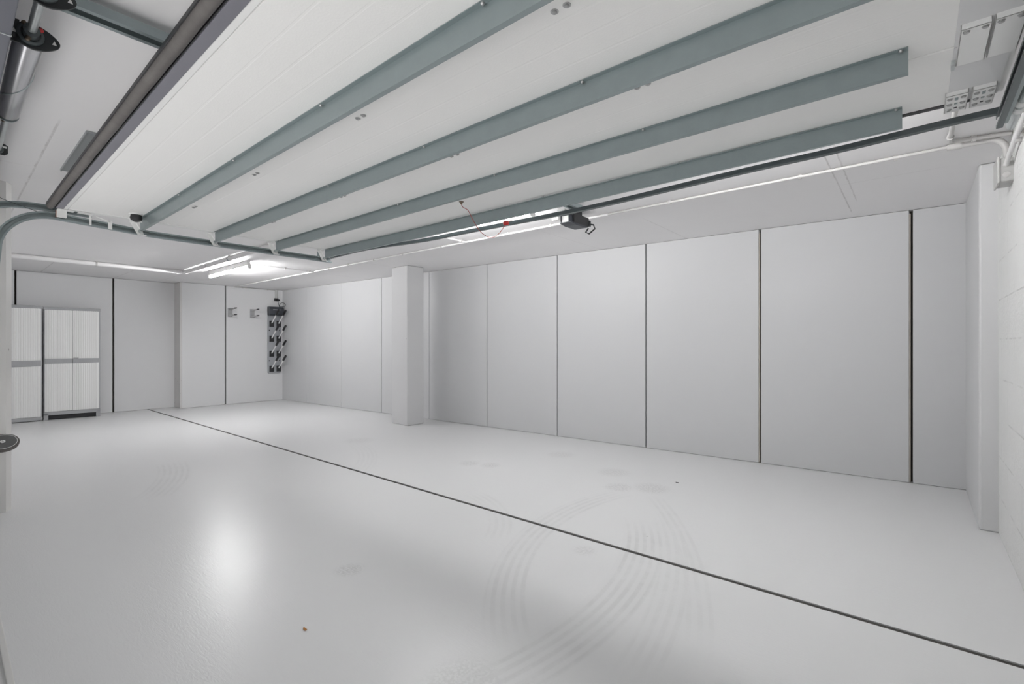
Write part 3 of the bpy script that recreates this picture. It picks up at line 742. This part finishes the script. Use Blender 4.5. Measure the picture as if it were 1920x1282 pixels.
# ------------------------------------------------------------------ cabinets
def cabinet(label, loc, rot, W, D, Ht, dz0, dz1, bz0, bz1, feet):
    c = thing('storage_cabinet', label, 'cabinet', loc, rot, 'white storage cabinets at the left wall')
    z0 = Vector()
    b = MB(); b.box(-D, -.022, .012, W - .012, .10, Ht - .03); spart_at('body', b, M['cab_grey'], c, z0, bevel=.006)
    b = MB(); b.box(-D, .006, -.004, W + .004, Ht - .048, Ht); spart_at('lid', b, M['cab_grey'], c, z0, bevel=.008)
    b = MB()
    if feet:
        b.box(-D, .004, 0, .055, 0, .115); b.box(-D, .004, W - .055, W, 0, .115); b.box(-D, .004, 0, W, .075, dz0 - .004)
        spart_at('base', b, M['cab_grey'], c, z0, bevel=.004)
    else:
        b.box(-D, .010, 0, W, .012, dz0 - .004); b.box(-D + .01, -.01, .02, W - .02, 0, .014)
        spart_at('base', b, M['cab_grey'], c, z0, bevel=.006)
    # frame edge on the right hand side
    b = MB(); b.box(-D, -.004, W - .022, W, dz0, Ht - .045); b.box(-D, -.004, 0, .012, dz0, Ht - .045); spart_at('side_panel', b, M['cab_grey'], c, z0, bevel=.004)
    half = W / 2
    for k in range(2):
        y0 = .014 + k * (half - .013); y1 = y0 + half - .017
        prof = [(-.020, y0), (0.0, y0)]
        n = 11
        for q in range(n):
            ya = y0 + .016 + (y1 - y0 - .032) * q / n; yb = y0 + .016 + (y1 - y0 - .032) * (q + 1) / n
            prof += [(0, ya), (.0035, ya + .004), (.0035, yb - .006), (0, yb - .002)]
        prof += [(0.0, y1), (-.020, y1)]
        b = MB(); b.prism([(x, y, 0) for x, y in prof], (0, 0, dz0), (0, 0, bz0)); b.prism([(x, y, 0) for x, y in prof], (0, 0, bz1), (0, 0, dz1)); b.box(-.02, 0, y0, y1, bz0 - .001, bz1 + .001)
        d = spart_at('cabinet_door', b, M['cab_white'], c, z0)
        b = MB(); b.prism([(-.001, y0, bz0), (-.001, y1, bz0 + (.008 if k else 0)), (-.001, y1, bz1), (-.001, y0, bz1)], (0, 0, 0), (.009, 0, 0)); spart_at('handle_band', b, M['cab_grey'], d, z0, bevel=.002)
    if feet:
        b = MB(); b.box(.004, .012, half + .01, half + .07, bz1 - .004, bz1 + .012); spart_at('latch', b, M['grey'], c, z0, bevel=.002)
        b = MB(); b.box(-D + .02, -.03, .055, W - .055, .004, .074); spart_at('recess', b, M['black'], c, z0)
    return c
cabinet('white ribbed storage cabinet on short feet with both doors in view', (-10.652, 1.045, 0), math.radians(-5.8), .69, .30, 1.818, .135, 1.775, .905, .985, True)
cabinet('white ribbed storage cabinet half hidden behind the pier with a plinth base', (-10.655, .350, 0), math.radians(-3.2), .68, .29, 1.828, .070, 1.785, .862, .962, False)

# ------------------------------------------------------------------ wall hooks
def hook(loc, label):
    h = thing('wall_hook', label, 'hook', loc, 0, 'double wall hooks'); z = Vector()
    b = MB(); b.box(0, .012, -.045, .045, -.09, .09); spart_at('backplate', b, M['grey'], h, z, bevel=.004)
    for zz in (.075, -.055):
        b = MB(); b.hexa([(.01, -.030, zz - .028), (.24, .004, zz - .004), (.24, .010, zz - .004), (.01, .030, zz - .028), (.01, -.030, zz + .010), (.24, .004, zz + .006), (.24, .010, zz + .006), (.01, .030, zz + .010)])
        arm = spart_at('arm', b, M['grey'], h, z, bevel=.002)
        b = MB(); b.lathe([(.013, 0), (.013, .045), (.009, .05), (.009, .062), (.013, .066), (.013, .085), (.006, .09)], (.225, .007, zz + .001), (1, 0, 0), 12); spart_at('rubber_tip', b, M['black'], arm, z, smooth=True)
    return h
h0 = hook((LX2 + .004, 3.765, 1.863), 'grey double-pronged wall hook next to the narrow panel joint')
dup(h0, (LX2 + .004, 4.19, 1.862), label='grey double-pronged wall hook beside the glove and boot dryer')

# ------------------------------------------------------------------ boot dryer
bd = thing('boot_dryer', 'tall grey wall-mounted boot dryer with black-tipped white drying pegs', 'boot dryer', (LX2 + .004, 4.495, .60)); z = Vector()
b = MB(); b.box(0, .030, 0, .285, 0, 1.25); spart_at('panel', b, M['dryer'], bd, z, bevel=.006)
b = MB(); b.box(0, .012, .285, .30, .02, 1.24); spart_at('side_strip', b, M['white'], bd, z, bevel=.002)
b = MB(); b.prism([(0, 0, 1.235), (.11, 0, 1.235), (.125, 0, 1.26), (.125, 0, 1.37), (.095, 0, 1.425), (0, 0, 1.425)], (0, -.002, 0), (0, .302, 0)); hd = spart_at('blower_housing', b, M['charcoal'], bd, z, bevel=.010)
b = MB(); b.box(.124, .128, .07, .22, 1.352, 1.366); spart_at('vent_slot', b, M['dryer'], hd, z)
for zz in (.915, .262):
    for yy in (.032, .245):
        b = MB(); b.lathe([(.013, 0), (.013, .004), (0, .006)], (.030, yy, zz), (1, 0, 0), 12); spart_at('screw', b, M['black'], bd, z, smooth=True)
for r in range(4):
    zc = 1.062 - r * .3235
    for c in range(2):
        y0 = .032 + c * .148
        b = MB(); b.box(.028, .042, y0, y0 + .094, zc - .068, zc + .062); plate_ = spart_at('peg_base', b, M['black'], bd, z, bevel=.003)
        p0 = Vector((.042, y0 + .050, zc + .018)); d = Vector((.30, .012, .265))
        b = MB(); b.tube([p0 - d * .03, p0 + d * .70], .0125, 12); pg = spart_at('peg', b, M['cab_white'], bd, z, smooth=True)
        b = MB(); q = [p0 + d * .60, p0 + d * .64, p0 + d * .97, p0 + d]; b.tube(q, [.014, .022, .022, .014], 14); spart_at('peg_tip', b, M['black'], pg, z, smooth=True)
b = MB(); b.box(0, .022, .02, .265, -.014, .002); spart_at('bottom_edge', b, M['cab_grey'], bd, z, bevel=.003)
ws = thing('wall_socket', 'small black double socket on the left wall above the boot dryer', 'socket', (LX2 + .004, 4.68, 2.18)); z = Vector()
b = MB(); b.box(0, .03, -.045, .045, -.03, .035); sb = spart_at('socket_body', b, M['black'], ws, z, bevel=.008)
for yy in (-.035, .04):
    b = MB(); b.lathe([(.018, 0), (.018, .03), (.012, .034)], (.03, yy, -.005), (1, 0, 0), 14); spart_at('plug', b, M['black'], ws, z, smooth=True)
pc = thing('power_cord', 'black power cord looping from the wall socket into the boot dryer', 'cord', (LX2 + .05, 4.70, 2.1)); o0 = Vector(pc.location)
key = [(LX2 + .06, 4.70, 2.17), (LX2 + .07, 4.70, 2.10), (LX2 + .08, 4.72, 2.03), (LX2 + .10, 4.76, 2.035), (LX2 + .16, 4.80, 2.04), (LX2 + .19, 4.80, 2.08), (LX2 + .16, 4.77, 2.12), (LX2 + .10, 4.74, 2.11), (LX2 + .08, 4.72, 2.07), (LX2 + .075, 4.715, 2.02)]
b = MB(); b.tube(smooth_path(key), .0055, 8); spart_at('cord_run', b, M['charcoal'], pc, o0, smooth=True)

# ------------------------------------------------------------------ round lock on the pier
lk = thing('disc_lock', 'round dark disc with a key cylinder standing out from the left pier', 'lock', (-5.05, .30, .518)); z = Vector()
ax = Vector((.56, -.05, .83)).normalized()
b = MB(); b.lathe([(.066, -.026), (.082, -.018), (.086, 0), (.082, .008), (.075, .008), (.073, .004), (0, .004)], (.068, -.02, .0), ax, 40); spart_at('rim', b, M['rubber_seal'], lk, z, smooth=True)
b = MB(); b.lathe([(.0715, 0), (.0715, .006), (.069, .0075), (0, .0075)], Vector((.068, -.02, 0)) + ax * .002, ax, 40); spart_at('disc_face', b, M['slate'], lk, z, smooth=True)
b = MB(); b.lathe([(.0742, 0), (.0742, .0072), (.0718, .0072), (.0718, 0)], Vector((.068, -.02, 0)) + ax * .002, ax, 40); spart_at('bright_ring', b, M['cab_white'], lk, z, smooth=True)
b = MB(); b.lathe([(.0135, 0), (.0135, .004), (.010, .005), (0, .005)], Vector((.068, -.02, 0)) + ax * .009, ax, 20); kc = spart_at('key_cylinder', b, M['cab_white'], lk, z, smooth=True)
u = ax.orthogonal().normalized(); b = MB(); c0 = Vector((.068, -.02, 0)) + ax * .0142; b.tube([c0 - u * .006, c0 + u * .006], .0016, 6); spart_at('keyhole', b, M['black'], kc, z)
b = MB(); b.tube([(-.01, -.02, -.05), (.03, -.02, -.035), (.055, -.02, -.018)], [.034, .036, .05], 20); spart_at('bracket', b, M['galv_dark'], lk, z, smooth=True)

# little litter on the floor
def crumb(name, label, catg, x, y, s, material):
    b = MB(); n = 7
    top = [(s * (1 + .4 * math.sin(k * 2.3)) * math.cos(2*PI*k/n), .45 * s * math.sin(2*PI*k/n), .004 + .002 * math.cos(k * 1.9)) for k in range(n)]
    b.prism(top, (0, 0, 0), (0, 0, -.0035)); o = b.build(name, material, loc=(x, y, 0)); return tag(o, label, catg)
crumb('leaf_scrap', 'tiny orange leaf scrap lying on the white floor near the garage door line', 'leaf', -1.999, 1.0, .012, M['leaf'])
crumb('debris_chip', 'tiny dark chip lying on the floor before the widest wall panels', 'debris', -1.607, 4.167, .014, M['black'])

# ------------------------------------------------------------------ light, camera, colour
w = bpy.data.worlds.new('World'); SC.world = w; w.use_nodes = True
bg = w.node_tree.nodes['Background']; bg.inputs[0].default_value = (.97, .985, 1.0, 1); bg.inputs[1].default_value = .24

# sun on the driveway outside, shining along the front so that only the ground bounces it in
sl = bpy.data.lights.new('sun', 'SUN'); sl.energy = 10.2; sl.angle = math.radians(.53); sl.color = (1, 1, 1)
so = bpy.data.objects.new('sun', sl); COL.objects.link(so); so.rotation_euler = (0, math.radians(-40), 0); so.location = (4, -6, 6)

cam = bpy.data.cameras.new('camera'); co = bpy.data.objects.new('camera', cam); COL.objects.link(co)
co.location = (0, 0, 1.22); co.rotation_euler = (PI / 2, 0, math.asin(.6440))
cam.sensor_width = 36; cam.lens = 36 * 900 / 1920; cam.shift_y = 4 / 1920; cam.clip_start = .02
SC.camera = co
SC.view_settings.view_transform = 'Standard'; SC.view_settings.look = 'None'
SC.view_settings.gamma = 1; SC.view_settings.use_curve_mapping = False
SC.view_settings.exposure = 0.15
SC.cycles.max_bounces = 16; SC.cycles.diffuse_bounces = 12; SC.cycles.glossy_bounces = 6
SC.cycles.use_denoising = True
SC.cycles.sample_clamp_indirect = 4.0
